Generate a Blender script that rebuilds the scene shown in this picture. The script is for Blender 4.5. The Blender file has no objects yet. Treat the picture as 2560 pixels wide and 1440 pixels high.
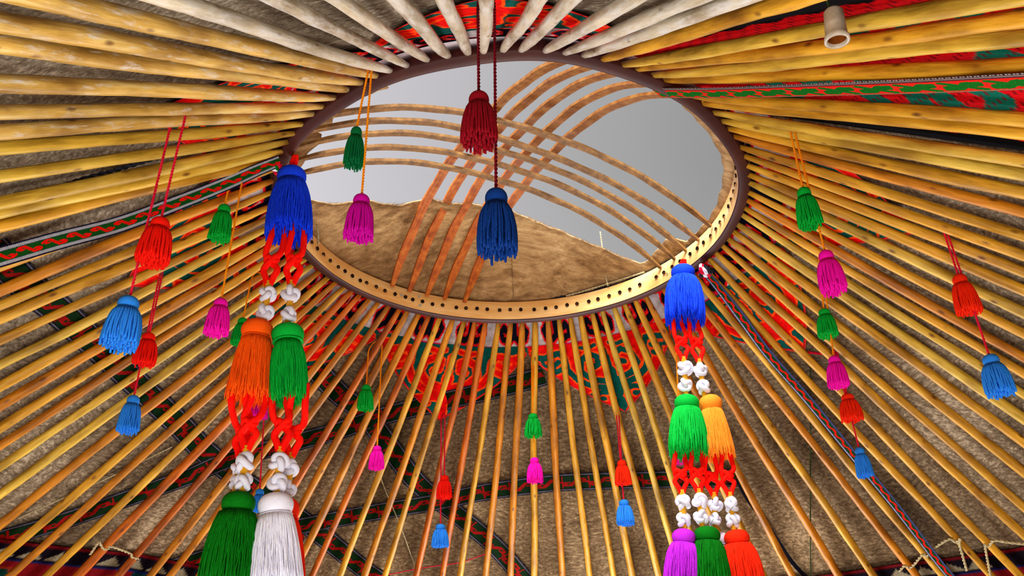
import bpy, math, random, numpy as np
from mathutils import Vector, Matrix, Quaternion
# measured layout: pole ends, lath arcs, straps, bands, ropes, tassels (metres)
POLES=[[-0.06,1.716,3.162,-0.035,1.169,2.761],[-0.008,1.713,3.162,0.061,1.177,2.766],[0.039,1.714,3.162,0.122,1.174,2.761],[0.102,1.719,3.162,0.229,1.155,2.737],[0.154,1.728,3.162,0.329,1.123,2.699],[0.204,1.739,3.162,0.399,1.093,2.665],[0.257,1.755,3.162,0.48,1.053,2.619],[0.314,1.777,3.162,0.723,0.883,2.436],[0.353,1.795,3.162,0.773,0.961,2.472],[0.401,1.821,3.162,0.818,1.033,2.504],[0.436,1.843,3.162,0.891,1.15,2.55],[0.522,1.909,3.162,1.03,1.385,2.624],[0.556,1.941,3.162,1.064,1.446,2.639],[0.595,1.982,3.162,1.136,1.575,2.663],[0.626,2.02,3.162,1.17,1.639,2.672],[0.651,2.055,3.162,1.215,1.723,2.68],[0.676,2.093,3.162,1.263,1.816,2.685],[0.705,2.145,3.162,1.318,1.928,2.684],[0.725,2.189,3.162,1.36,2.016,2.679],[0.743,2.237,3.162,1.396,2.092,2.671],[0.759,2.285,3.162,1.434,2.176,2.66],[0.77,2.329,3.162,1.479,2.278,2.641],[0.78,2.383,3.162,1.519,2.373,2.619],[0.785,2.427,3.162,1.565,2.482,2.589],[0.788,2.474,3.162,1.594,2.555,2.567],[0.788,2.515,3.162,1.631,2.65,2.535],[0.785,2.574,3.162,1.674,2.761,2.493],[0.779,2.618,3.162,1.716,2.872,2.448],[0.77,2.665,3.162,1.66,2.972,2.469],[0.759,2.711,3.162,1.712,3.127,2.397],[0.743,2.76,3.162,1.753,3.253,2.335],[0.727,2.801,3.162,1.803,3.446,2.239],[0.706,2.848,3.162,1.712,3.503,2.278],[0.679,2.898,3.162,1.653,3.667,2.248],[0.649,2.944,3.162,1.612,3.762,2.231],[0.62,2.984,3.162,1.516,3.906,2.216],[0.59,3.019,3.162,1.397,3.989,2.234],[0.528,3.082,3.162,1.226,4.092,2.258],[0.49,3.114,3.162,1.114,4.149,2.272],[0.451,3.143,3.162,1.0,4.201,2.284],[0.411,3.169,3.162,0.872,4.251,2.297],[0.365,3.195,3.162,0.767,4.286,2.306],[0.326,3.214,3.162,0.662,4.315,2.314],[0.279,3.233,3.162,0.541,4.343,2.322],[0.237,3.248,3.162,0.453,4.359,2.328],[0.191,3.26,3.162,0.34,4.375,2.333],[0.146,3.27,3.162,0.21,4.387,2.339],[0.093,3.278,3.162,0.073,4.391,2.343],[0.04,3.282,3.162,-0.041,4.389,2.345],[-0.008,3.283,3.162,-0.161,4.381,2.346],[-0.058,3.281,3.162,-0.283,4.366,2.346],[-0.113,3.274,3.162,-0.367,4.352,2.345],[-0.156,3.267,3.162,-0.49,4.326,2.343],[-0.199,3.256,3.162,-0.633,4.287,2.339],[-0.246,3.242,3.162,-0.725,4.258,2.335],[-0.298,3.223,3.162,-0.832,4.217,2.33],[-0.34,3.204,3.162,-0.95,4.166,2.323],[-0.38,3.183,3.162,-1.032,4.125,2.317],[-0.422,3.158,3.162,-1.143,4.065,2.308],[-0.452,3.138,3.162,-1.234,4.009,2.3],[-0.491,3.107,3.162,-1.381,3.907,2.283],[-0.527,3.077,3.162,-1.476,3.831,2.271],[-0.558,3.047,3.162,-1.539,3.777,2.262],[-0.591,3.011,3.162,-1.634,3.688,2.247],[-0.617,2.98,3.162,-1.743,3.572,2.227],[-0.64,2.948,3.162,-1.819,3.483,2.212],[-0.665,2.91,3.162,-1.901,3.375,2.193],[-0.687,2.872,3.162,-1.891,3.264,2.232],[-0.71,2.826,3.162,-1.797,3.098,2.34],[-0.729,2.782,3.162,-1.776,2.967,2.383],[-0.744,2.737,3.162,-1.725,2.843,2.44],[-0.758,2.69,3.162,-1.687,2.748,2.48],[-0.768,2.641,3.162,-1.654,2.669,2.512],[-0.776,2.593,3.162,-1.612,2.57,2.548],[-0.78,2.548,3.162,-1.575,2.485,2.577],[-0.782,2.497,3.162,-1.533,2.389,2.605],[-0.78,2.447,3.162,-1.483,2.28,2.633],[-0.774,2.392,3.162,-1.437,2.182,2.653],[-0.761,2.319,3.162,-1.41,2.125,2.663],[-0.743,2.255,3.162,-1.38,2.062,2.672],[-0.721,2.196,3.162,-1.32,1.943,2.682],[-0.701,2.152,3.162,-1.228,1.765,2.684],[-0.68,2.111,3.162,-1.195,1.702,2.68],[-0.653,2.067,3.162,-1.173,1.662,2.677],[-0.625,2.028,3.162,-1.105,1.54,2.661],[-0.593,1.988,3.162,-1.03,1.409,2.634],[-0.554,1.945,3.162,-0.988,1.338,2.616],[-0.522,1.915,3.162,-0.935,1.25,2.589],[-0.482,1.881,3.162,-0.86,1.126,2.545],[-0.44,1.85,3.162,-0.76,0.969,2.48],[-0.397,1.823,3.162,-0.715,0.898,2.447],[-0.353,1.798,3.162,-0.643,0.787,2.392],[-0.313,1.779,3.162,-0.501,0.948,2.538],[-0.266,1.761,3.162,-0.372,1.033,2.625],[-0.21,1.742,3.162,-0.287,1.08,2.674],[-0.154,1.729,3.162,-0.192,1.124,2.718],[-0.101,1.72,3.162,-0.112,1.151,2.744]]
LATHS=[[-52.077,104.183,0.206,0.004],[-57.739,111.558,0.202,0.01],[-63.916,117.979,0.221,0.004],[-70.129,123.093,0.22,0.001],[-76.273,129.033,0.214,0.003],[18.248,-139.52,0.255,-0.014],[28.345,-145.675,0.313,-0.006],[33.546,-151.83,0.31,-0.005],[41.711,-157.598,0.321,0.001],[46.309,-164.146,0.298,-0.002]]
FLAP=[[-0.779,2.651,3.255],[-0.695,2.607,3.306],[-0.623,2.666,3.344],[-0.557,2.698,3.375],[-0.478,2.763,3.399],[-0.421,2.786,3.417],[-0.36,2.787,3.438],[-0.301,2.803,3.451],[-0.225,2.829,3.462],[-0.149,2.861,3.464],[-0.071,2.886,3.464],[0.023,2.913,3.456],[0.118,2.957,3.435],[0.198,2.983,3.412],[0.278,3.006,3.384],[0.358,3.023,3.354],[0.437,3.032,3.32],[0.514,3.036,3.283],[0.575,3.036,3.255]]
STRAPS=[[[-0.685,2.111,3.125],[-0.747,2.095,3.079],[-0.83,2.082,3.021],[-0.934,2.05,2.941],[-1.064,2.001,2.838],[-1.171,1.926,2.743],[-1.272,1.863,2.656]],[[0.42,1.91,3.177],[0.543,1.731,3.015],[0.664,1.536,2.846],[0.8,1.311,2.652],[0.885,1.156,2.521]],[[0.7,2.83,3.138],[0.76,2.871,3.085],[0.855,2.955,2.995],[0.968,3.061,2.883],[1.126,3.177,2.739],[1.29,3.308,2.584],[1.491,3.467,2.396],[1.668,3.621,2.224],[1.73,3.67,2.165]]]
BANDS=[[[-1.352,2.002,2.727],[-1.374,2.178,2.748],[-1.378,2.338,2.765],[-1.379,2.472,2.771],[-1.369,2.694,2.769],[-1.348,2.89,2.754],[-1.288,3.198,2.707],[-1.238,3.403,2.658],[-1.112,3.685,2.589],[-0.962,3.926,2.519],[-0.748,4.254,2.381],[-0.691,4.326,2.348]],[[-0.826,3.223,2.979],[-0.731,3.432,2.915],[-0.638,3.573,2.869],[-0.461,3.92,2.687],[-0.296,4.102,2.587],[-0.114,4.285,2.469],[0.015,4.444,2.354]],[[-1.886,3.222,2.297],[-1.717,3.32,2.384],[-1.564,3.378,2.464],[-1.418,3.426,2.538],[-1.316,3.455,2.588],[-1.172,3.48,2.661],[-0.896,3.558,2.766],[-0.776,3.582,2.807],[-0.585,3.593,2.875],[-0.414,3.603,2.921],[-0.063,3.582,2.991],[0.13,3.532,3.023]],[[-0.99,3.942,2.497],[-0.744,3.996,2.555],[-0.59,4.02,2.586],[-0.431,4.036,2.612],[-0.292,4.035,2.636],[-0.171,4.027,2.656],[-0.032,4.016,2.671],[0.176,3.99,2.683],[0.382,3.958,2.678],[0.689,3.879,2.654],[0.96,3.765,2.62]],[[-1.653,3.748,2.259],[-1.485,3.836,2.313],[-1.394,3.866,2.347],[-1.283,3.896,2.389],[-1.158,3.933,2.429],[-0.963,3.987,2.481]],[[0.96,3.765,2.62],[1.016,3.845,2.548],[1.12,3.949,2.44],[1.219,4.059,2.33],[1.295,4.118,2.262]]]
STRANDS=[["crimson",[-0.78,1.617,2.873],[[[-0.764,1.617,2.881],"red",[-0.771,1.617,2.595],0.117,0.067],[[-0.794,1.617,2.847],"sky",[-0.803,1.617,2.398],0.117,0.071]]],["amber",[-0.802,2.102,3.08],[[[-0.819,2.102,3.095],"green",[-0.825,2.102,2.964],0.121,0.058],[[-0.786,2.102,3.051],"pink",[-0.792,2.102,2.654],0.108,0.061]]],["crimson",[-1.116,2.416,2.914],[[[-1.112,2.416,2.914],"red",[-1.115,2.416,2.712],0.106,0.064],[[-1.12,2.416,2.911],"sky",[-1.124,2.416,2.508],0.115,0.059]]],["amber",[-0.918,2.688,3.048],[[[-0.918,2.688,3.048],"green",[-0.927,2.688,2.898],0.102,0.055],[[-0.872,2.688,3.039],"pink",[-0.839,2.688,2.615],0.084,0.058]]],["crimson",[-0.948,3.082,2.919],[[[-0.948,3.082,2.919],"sky",[-0.916,3.082,2.415],0.083,0.049]]],["amber",[-0.352,1.706,3.102],[[[-0.356,1.706,3.102],"darkgreen",[-0.374,1.706,2.911],0.119,0.045],[[-0.348,1.706,3.102],"magenta",[-0.349,1.706,2.707],0.121,0.064]]],["maroon",[-0.037,1.233,2.808],[[[-0.053,1.233,2.815],"darkred",[-0.052,1.233,2.593],0.118,0.061],[[-0.021,1.233,2.812],"navy",[-0.023,1.233,2.377],0.129,0.063]]],["amber",[-0.565,3.262,3.04],[[[-0.592,3.262,3.026],"green",[-0.592,3.262,2.882],0.106,0.061],[[-0.538,3.262,3.05],"pink",[-0.535,3.262,2.627],0.094,0.056]]],["crimson",[-0.315,3.64,2.867],[[[-0.307,3.64,2.863],"red",[-0.305,3.64,2.62],0.099,0.061],[[-0.323,3.64,2.864],"sky",[-0.318,3.64,2.415],0.094,0.066]]],["amber",[0.079,3.441,3.044],[[[0.085,3.441,3.044],"green",[0.074,3.441,2.811],0.1,0.066],[[0.076,3.441,3.045],"pink",[0.074,3.441,2.623],0.102,0.061]]],["crimson",[0.444,3.6,2.866],[[[0.449,3.6,2.866],"scarlet",[0.444,3.6,2.655],0.106,0.064],[[0.439,3.6,2.863],"sky",[0.439,3.6,2.487],0.105,0.069]]],["amber",[0.65,3.171,3.054],[[[0.65,3.171,3.054],"pink",[0.618,3.171,2.605],0.108,0.054]]],["amber",[0.769,1.888,3.02],[[[0.764,1.888,3.02],"green",[0.764,1.888,2.824],0.12,0.058],[[0.775,1.888,3.023],"pink",[0.784,1.888,2.632],0.117,0.06]]],["amber",[1.031,2.539,2.984],[[[1.028,2.539,2.984],"green",[1.008,2.539,2.802],0.099,0.06],[[1.036,2.539,2.983],"pink",[1.007,2.539,2.635],0.105,0.06]]],["crimson",[1.174,2.933,2.821],[[[1.18,2.933,2.82],"scarlet",[1.181,2.933,2.663],0.1,0.071],[[1.17,2.933,2.817],"sky",[1.182,2.933,2.466],0.105,0.052]]],["crimson",[1.214,2.083,2.797],[[[1.207,2.083,2.794],"scarlet",[1.21,2.083,2.663],0.118,0.061],[[1.216,2.083,2.793],"sky",[1.226,2.083,2.425],0.112,0.066]]]]
GL=[[-0.645,2.126,3.15],[["top",-0.645,2.126,3.15,0.0],["Hblue",-0.65,2.126,3.108,0.084],["Sblue",-0.638,2.126,2.864,0.129],["k",-0.676,2.126,2.678,0.046],["k",-0.676,2.126,2.622,0.046],["k",-0.612,2.126,2.677,0.049],["k",-0.61,2.126,2.611,0.046],["c1",-0.661,2.126,2.781,0.0],["c2",-0.616,2.126,2.78,0.0],["Horange",-0.691,2.126,2.598,0.083],["Sorange",-0.688,2.126,2.363,0.116],["Hgreen",-0.61,2.126,2.582,0.085],["Sgreen",-0.584,2.126,2.36,0.095],["k",-0.678,2.126,2.2,0.05],["k",-0.675,2.126,2.149,0.045],["k",-0.592,2.126,2.196,0.048],["k",-0.59,2.126,2.144,0.047],["k",-0.577,2.176,2.198,0.045],["k",-0.577,2.176,2.144,0.042],["k",-0.707,2.176,2.165,0.04],["k",-0.706,2.176,2.201,0.041],["Hdgreen",-0.68,2.126,2.126,0.079],["Sdgreen",-0.681,2.126,1.897,0.131],["Hwhite",-0.592,2.126,2.12,0.084],["Swhite",-0.566,2.126,1.89,0.119],["Hred",-0.584,2.196,2.127,0.063],["Sred",-0.553,2.196,1.898,0.077],["Hpurple",-0.716,2.216,2.13,0.061],["Spurple",-0.701,2.216,1.905,0.078]]]
GR=[[0.637,2.8,3.15],[["top",0.637,2.8,3.171,0.0],["Hblue",0.63,2.8,3.13,0.085],["Sblue",0.613,2.8,2.893,0.138],["k",0.59,2.8,2.719,0.053],["k",0.584,2.8,2.656,0.048],["k",0.643,2.8,2.711,0.05],["k",0.645,2.8,2.647,0.049],["c1",0.601,2.8,2.812,0.0],["c2",0.651,2.8,2.81,0.0],["Hgreen",0.584,2.8,2.62,0.082],["Sgreen",0.567,2.8,2.404,0.126],["Hpeach",0.664,2.81,2.622,0.076],["Speach",0.666,2.81,2.399,0.105],["k",0.531,2.8,2.253,0.049],["k",0.526,2.8,2.198,0.046],["k",0.585,2.8,2.256,0.049],["k",0.582,2.8,2.205,0.046],["k",0.639,2.83,2.252,0.046],["k",0.63,2.83,2.203,0.044],["k",0.683,2.8,2.242,0.049],["k",0.681,2.8,2.192,0.046],["Hpurple",0.524,2.8,2.17,0.073],["Spurple",0.496,2.8,1.98,0.112],["Hdgreen",0.595,2.8,2.176,0.081],["Sdgreen",0.584,2.8,1.978,0.127],["Hwhite",0.649,2.86,2.172,0.057],["Swhite",0.626,2.86,1.999,0.075],["Hred",0.687,2.81,2.166,0.078],["Sred",0.692,2.81,1.977,0.122]]]
ROPES={"R1":[[1.585,3.791,2.213],[1.594,3.752,2.226],[1.609,3.754,2.216],[1.62,3.724,2.223],[1.633,3.649,2.248],[1.646,3.652,2.239],[1.653,3.602,2.256],[1.685,3.505,2.274],[1.705,3.505,2.261],[1.714,3.471,2.268],[1.717,3.499,2.256],[1.748,3.562,2.213],[1.776,3.616,2.174]],"R2":[[1.78,3.437,2.238],[1.795,3.436,2.228],[1.798,3.395,2.24],[1.834,3.365,2.226],[1.872,3.33,2.211]],"R3":[[1.784,3.443,2.233],[1.812,3.507,2.192],[1.844,3.579,2.145]],"L1":[[-1.669,3.483,2.289],[-1.637,3.455,2.32],[-1.627,3.45,2.328],[-1.626,3.492,2.312],[-1.611,3.505,2.316],[-1.603,3.501,2.323],[-1.559,3.59,2.314],[-1.56,3.609,2.305],[-1.542,3.639,2.303]],"T1":[[-1.811,3.175,2.354],[-1.666,3.211,2.444],[-1.509,3.245,2.538],[-1.333,3.269,2.645]],"T2":[[-0.611,3.849,2.688],[-0.592,3.935,2.636],[-0.543,4.119,2.521],[-0.498,4.314,2.393]],"G1":[[1.113,3.013,2.879],[1.194,3.431,2.665],[1.308,4.097,2.257]],"RT":[[-0.672,4.27,2.337],[-0.614,4.28,2.344],[-0.459,4.288,2.372],[-0.288,4.294,2.393],[-0.212,4.281,2.411],[-0.154,4.267,2.425]],"RC":[[1.104,3.025,2.871],[1.137,3.006,2.856],[1.156,2.99,2.848],[1.188,2.961,2.833]]}
FEC=[[-55.95, 1.445, 0.03], [-56.54, 1.37, 0.03], [-55.69, 1.294, 0.03], [-55.2, 1.213, 0.03], [-54.37, 1.129, 0.03], [-53.81, 1.057, 0.03]]
SKYD=(.33,.78,.62)
LP=(80,52,11,9.0,9)
LOOK='Medium High Contrast'
TW1=(-1.0,-1.08)
CX,CY,ZR,SL=.0033,2.498,3.15,.74
rng=random.Random(7);npr=np.random.default_rng(7)
R_=math.radians
COL=bpy.context.scene.collection
def lin(c):
    c=c/255.;return c/12.92 if c<=.04045 else ((c+.055)/1.055)**2.4
def rgb(h):
    h=h.lstrip('#');return tuple(lin(int(h[i:i+2],16)) for i in (0,2,4))
def tag(o,label=None,cat=None,group=None,kind=None):
    if label:o['label']=label
    if cat:o['category']=cat
    if group:o['group']=group
    if kind:o['kind']=kind
    return o
def empty(name,loc,label=None,cat=None,group=None,parent=None):
    o=bpy.data.objects.new(name,None);COL.objects.link(o);o.empty_display_size=.05
    o.location=loc
    if parent:o.parent=parent
    return tag(o,label,cat,group)
def mesh(name,V,Fc,smooth=True):
    me=bpy.data.meshes.new(name);me.from_pydata([tuple(map(float,v)) for v in V],[],Fc);me.update()
    if smooth:me.polygons.foreach_set('use_smooth',[True]*len(me.polygons))
    return me
def obj(name,me,mat,parent=None,loc=None):
    o=bpy.data.objects.new(name,me);COL.objects.link(o)
    if mat is not None:
        if len(me.materials)==0:me.materials.append(None)
        o.material_slots[0].link='OBJECT';o.material_slots[0].material=mat
    if parent is not None:o.parent=parent
    if loc is not None:o.location=loc
    return o
# ---------------------------------------------------------------- materials
def newmat(name):
    m=bpy.data.materials.new(name);m.use_nodes=True;nt=m.node_tree
    b=nt.nodes['Principled BSDF'];return m,nt,b
def N(nt,t,**k):
    n=nt.nodes.new(t)
    for a,v in k.items():
        if a in n.inputs.keys():n.inputs[a].default_value=v
        else:setattr(n,a,v)
    return n
def ramp(nt,stops):
    r=nt.nodes.new('ShaderNodeValToRGB');e=r.color_ramp.elements
    while len(e)<len(stops):e.new(.5)
    for i,(p,c) in enumerate(stops):e[i].position=p;e[i].color=(*c,1)
    return r
def noisemat(name,stops,scale,stretch=(1,1,1),rough=.5,bump=.3,bscale=None,detail=6,coat=0,spots=None,dist=.01,sheen=0,spec=.5):
    m,nt,b=newmat(name);L=nt.links
    tc=N(nt,'ShaderNodeTexCoord');mp=N(nt,'ShaderNodeMapping');mp.inputs['Scale'].default_value=stretch
    L.new(tc.outputs['Object'],mp.inputs[0])
    oi=N(nt,'ShaderNodeObjectInfo');ad=N(nt,'ShaderNodeVectorMath',operation='ADD');L.new(mp.outputs[0],ad.inputs[0])
    sc=N(nt,'ShaderNodeMath',operation='MULTIPLY');L.new(oi.outputs['Random'],sc.inputs[0]);sc.inputs[1].default_value=37.
    L.new(sc.outputs[0],ad.inputs[1])
    no=N(nt,'ShaderNodeTexNoise',Scale=scale,Detail=detail,Roughness=.65);L.new(ad.outputs[0],no.inputs['Vector'])
    r=ramp(nt,stops);L.new(no.outputs['Fac'],r.inputs[0]);out=r.outputs[0]
    if spots:
        vo=N(nt,'ShaderNodeTexVoronoi',Scale=spots[0]);
        n2=N(nt,'ShaderNodeVectorMath',operation='MULTIPLY');L.new(tc.outputs['Object'],n2.inputs[0]);n2.inputs[1].default_value=(1,1,.45)
        a2=N(nt,'ShaderNodeVectorMath',operation='ADD');L.new(n2.outputs[0],a2.inputs[0]);L.new(sc.outputs[0],a2.inputs[1]);L.new(a2.outputs[0],vo.inputs['Vector'])
        r2=ramp(nt,[(0,(1,1,1)),(spots[1],(.55,.55,.55)),(spots[1]*1.8,(0,0,0))]);L.new(vo.outputs['Distance'],r2.inputs[0])
        mx=N(nt,'ShaderNodeMixRGB');mx.inputs[2].default_value=(*spots[2],1);L.new(r2.outputs[0],mx.inputs[0]);L.new(out,mx.inputs[1]);out=mx.outputs[0]
    L.new(out,b.inputs['Base Color']);b.inputs['Roughness'].default_value=rough
    b.inputs['Specular IOR Level'].default_value=spec
    b.inputs['Coat Weight'].default_value=coat;b.inputs['Coat Roughness'].default_value=.18
    b.inputs['Sheen Weight'].default_value=sheen
    if bump:
        nb=N(nt,'ShaderNodeTexNoise',Scale=bscale or scale*2,Detail=4);L.new(ad.outputs[0],nb.inputs['Vector'])
        bp=N(nt,'ShaderNodeBump',Strength=bump,Distance=dist);L.new(nb.outputs['Fac'],bp.inputs['Height']);L.new(bp.outputs[0],b.inputs['Normal'])
    return m
def polemat(name,a,b_,c,k=1.,coat=.07,glint=None):
    m=noisemat(name,[(.30,rgb(a)),(.5,rgb(b_)),(.72,rgb(c))],12,(3.2,3.2,.5),rough=.55,bump=.8,bscale=12,coat=coat,spots=(24,.095,rgb('#5a2a06')),dist=.008)
    nt=m.node_tree;L=nt.links;b=nt.nodes['Principled BSDF'];src=b.inputs['Base Color'].links[0].from_socket
    tc=N(nt,'ShaderNodeTexCoord');oi=N(nt,'ShaderNodeObjectInfo');mp=N(nt,'ShaderNodeMapping');mp.inputs['Scale'].default_value=(1.5,1.5,.7)
    L.new(tc.outputs['Object'],mp.inputs[0]);ad=N(nt,'ShaderNodeVectorMath',operation='ADD');L.new(mp.outputs[0],ad.inputs[0])
    sc=N(nt,'ShaderNodeMath',operation='MULTIPLY');L.new(oi.outputs['Random'],sc.inputs[0]);sc.inputs[1].default_value=91.;L.new(sc.outputs[0],ad.inputs[1])
    no=N(nt,'ShaderNodeTexNoise',Scale=7.,Detail=3);L.new(ad.outputs[0],no.inputs['Vector'])
    r=ramp(nt,[(.33,(.52,.44,.34)),(.5,(1,1,1)),(.66,(1.22,1.18,1.1))]);L.new(no.outputs['Fac'],r.inputs[0])
    mx=N(nt,'ShaderNodeMixRGB',blend_type='MULTIPLY');mx.inputs[0].default_value=.85;L.new(src,mx.inputs[1]);L.new(r.outputs[0],mx.inputs[2]);out=mx.outputs[0]
    if glint:  # white noise patches paint reflected highlights into the wood colour
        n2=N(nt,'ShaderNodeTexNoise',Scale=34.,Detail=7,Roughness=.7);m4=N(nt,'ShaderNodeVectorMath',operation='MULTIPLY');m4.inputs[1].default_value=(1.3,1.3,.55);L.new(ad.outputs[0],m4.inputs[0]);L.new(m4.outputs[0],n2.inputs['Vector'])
        r2=ramp(nt,[(glint-.04,(0,0,0)),(glint+.16,(.9,.9,.9))]);L.new(n2.outputs['Fac'],r2.inputs[0])
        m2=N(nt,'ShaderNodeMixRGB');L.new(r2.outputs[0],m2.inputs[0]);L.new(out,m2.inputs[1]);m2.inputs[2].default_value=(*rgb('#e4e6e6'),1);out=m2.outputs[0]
    L.new(out,b.inputs['Base Color']);b.inputs['Coat Roughness'].default_value=.3
    return m
M={}
M['pole_highlit']=polemat('highlit_pale_wood','#a89a7c','#cfc8b4','#eceae0',coat=.6,glint=.50)  # varnish highlights of the near poles painted as white in the base colour
M['pole_glinting']=polemat('glinting_yellow_wood','#b08a34','#d6b05c','#ecd48c',coat=.6,glint=.58)
M['pole_pale']=polemat('varnished_pale_wood','#a68426','#ceaa3e','#e2c65e')
M['pole_honey']=polemat('varnished_honey_wood','#a07412','#cc9824','#e4b63e')
M['pole_ochre']=polemat('varnished_ochre_wood','#945a06','#c27e10','#de9a20')
M['pole_orange']=polemat('varnished_orange_wood','#8c4402','#be6402','#da800a')
M['pole_brown']=polemat('varnished_brown_wood','#723002','#a04c04','#be640a')
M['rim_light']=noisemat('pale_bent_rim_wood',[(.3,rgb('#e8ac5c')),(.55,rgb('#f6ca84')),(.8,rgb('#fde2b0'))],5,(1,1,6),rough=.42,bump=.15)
M['rim_shaded']=noisemat('shaded_rim_wood',[(.3,rgb('#33141a')),(.6,rgb('#4c2016')),(.85,rgb('#5f2c18'))],6,(1,1,4),rough=.6,bump=.2)  # shade on the ring's outside and underside put into its colour
M['lath']=noisemat('pine_lath_wood',[(.3,rgb('#80400c')),(.5,rgb('#a4601c')),(.75,rgb('#c08440'))],22,(1.5,1.5,1.5),rough=.6,bump=.2,dist=.003)
M['lath_grey']=noisemat('weathered_lath_wood',[(.3,rgb('#5e4224')),(.5,rgb('#86602f')),(.75,rgb('#ab8048'))],22,(1.5,1.5,1.5),rough=.6,bump=.2,dist=.003)
M['hole']=noisemat('dark_socket',[(.3,rgb('#180a04')),(.7,rgb('#3a1c0a'))],40,rough=.9,bump=0)
M['peg']=noisemat('peg_end_wood',[(.3,rgb('#b08250')),(.7,rgb('#d8b080'))],60,rough=.7,bump=0)
M['screw']=noisemat('zinc_screw',[(.3,rgb('#9aa3a0')),(.7,rgb('#c8d0c8'))],60,rough=.35,bump=0)
M['rope']=noisemat('natural_rope',[(.3,rgb('#a89a72')),(.7,rgb('#e0d6b0'))],90,rough=.9,bump=.6)
M['darkcord']=noisemat('dark_cord',[(.3,rgb('#11131c')),(.7,rgb('#2c3040'))],90,rough=.9,bump=.5)
M['greencord']=noisemat('green_twine',[(.3,rgb('#1e3010')),(.7,rgb('#3a5a24'))],90,rough=.9,bump=.3)
M['gold']=noisemat('gold_thread',[(.3,rgb('#c87800')),(.7,rgb('#ffcc20'))],160,(1,1,4),rough=.35,bump=.5)
M['white_cord']=noisemat('white_cotton_cord',[(.3,rgb('#c9cbe6')),(.7,rgb('#fafaff'))],50,rough=.85,bump=.5,dist=.003)
M['plastic']=noisemat('aged_white_plastic',[(.3,rgb('#9c8f80')),(.7,rgb('#c6bcae'))],30,rough=.4,bump=0)
M['brass']=noisemat('brass_shell',[(.3,rgb('#6d3410')),(.7,rgb('#a8662a'))],30,rough=.35,bump=0)
M['earth']=noisemat('packed_earth',[(.3,rgb('#5a4632')),(.7,rgb('#8a7052'))],6,rough=.95,bump=.4)
M['reedwall']=noisemat('reed_wall',[(.3,rgb('#8a6a3a')),(.7,rgb('#b8925a'))],8,(6,6,1),rough=.9,bump=.3)
THREAD={'red':('#e01008','#ff2a14'),'scarlet':('#e82408','#ff4018'),'sky':('#1e78e0','#46a4ff'),'green':('#04962e','#10c850'),'pink':('#e000a0','#ff22c8'),
 'magenta':('#b0008c','#e010b8'),'darkgreen':('#025c34','#0a8a50'),'darkred':('#620616','#b0142a'),'navy':('#08205e','#164f9e'),  # dark red and navy yarn carry backlit shade in their colour
 'blue':('#0c28d8','#2460ff'),'orange':('#f04a04','#ff7a1a'),'deepgreen':('#045a0c','#0c8c1c'),'white':('#d0d2ee','#fbfbff'),'purple':('#a818c0','#d040e8'),'peach':('#f88410','#ffae48'),
 'cordred':('#e80804','#ff2410'),'crimson':('#c00c34','#ee2a50'),'amber':('#e88008','#ffae20'),'maroon':('#4c0816','#7c1022')}
for k,(a,b_) in THREAD.items():
    M[k]=noisemat(k+'_yarn',[(.3,rgb(a)),(.7,rgb(b_))],70,(1,1,.25),rough=.8,bump=.4,bscale=160,sheen=0,dist=.002,spec=.15)
def tint_by_y(m):  # greyer at the near end, more orange towards the far end
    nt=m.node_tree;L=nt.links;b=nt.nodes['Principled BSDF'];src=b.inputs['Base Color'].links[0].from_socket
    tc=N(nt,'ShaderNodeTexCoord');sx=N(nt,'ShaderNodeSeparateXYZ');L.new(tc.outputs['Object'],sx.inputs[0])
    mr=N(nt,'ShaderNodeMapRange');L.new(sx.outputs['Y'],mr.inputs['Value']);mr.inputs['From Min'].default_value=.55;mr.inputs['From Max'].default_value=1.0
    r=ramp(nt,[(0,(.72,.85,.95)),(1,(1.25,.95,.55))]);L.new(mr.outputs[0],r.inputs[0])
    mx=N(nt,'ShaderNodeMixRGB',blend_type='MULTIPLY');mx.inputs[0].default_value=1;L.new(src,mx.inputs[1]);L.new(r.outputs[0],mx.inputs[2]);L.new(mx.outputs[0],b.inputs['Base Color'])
tint_by_y(M['lath'])
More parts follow.
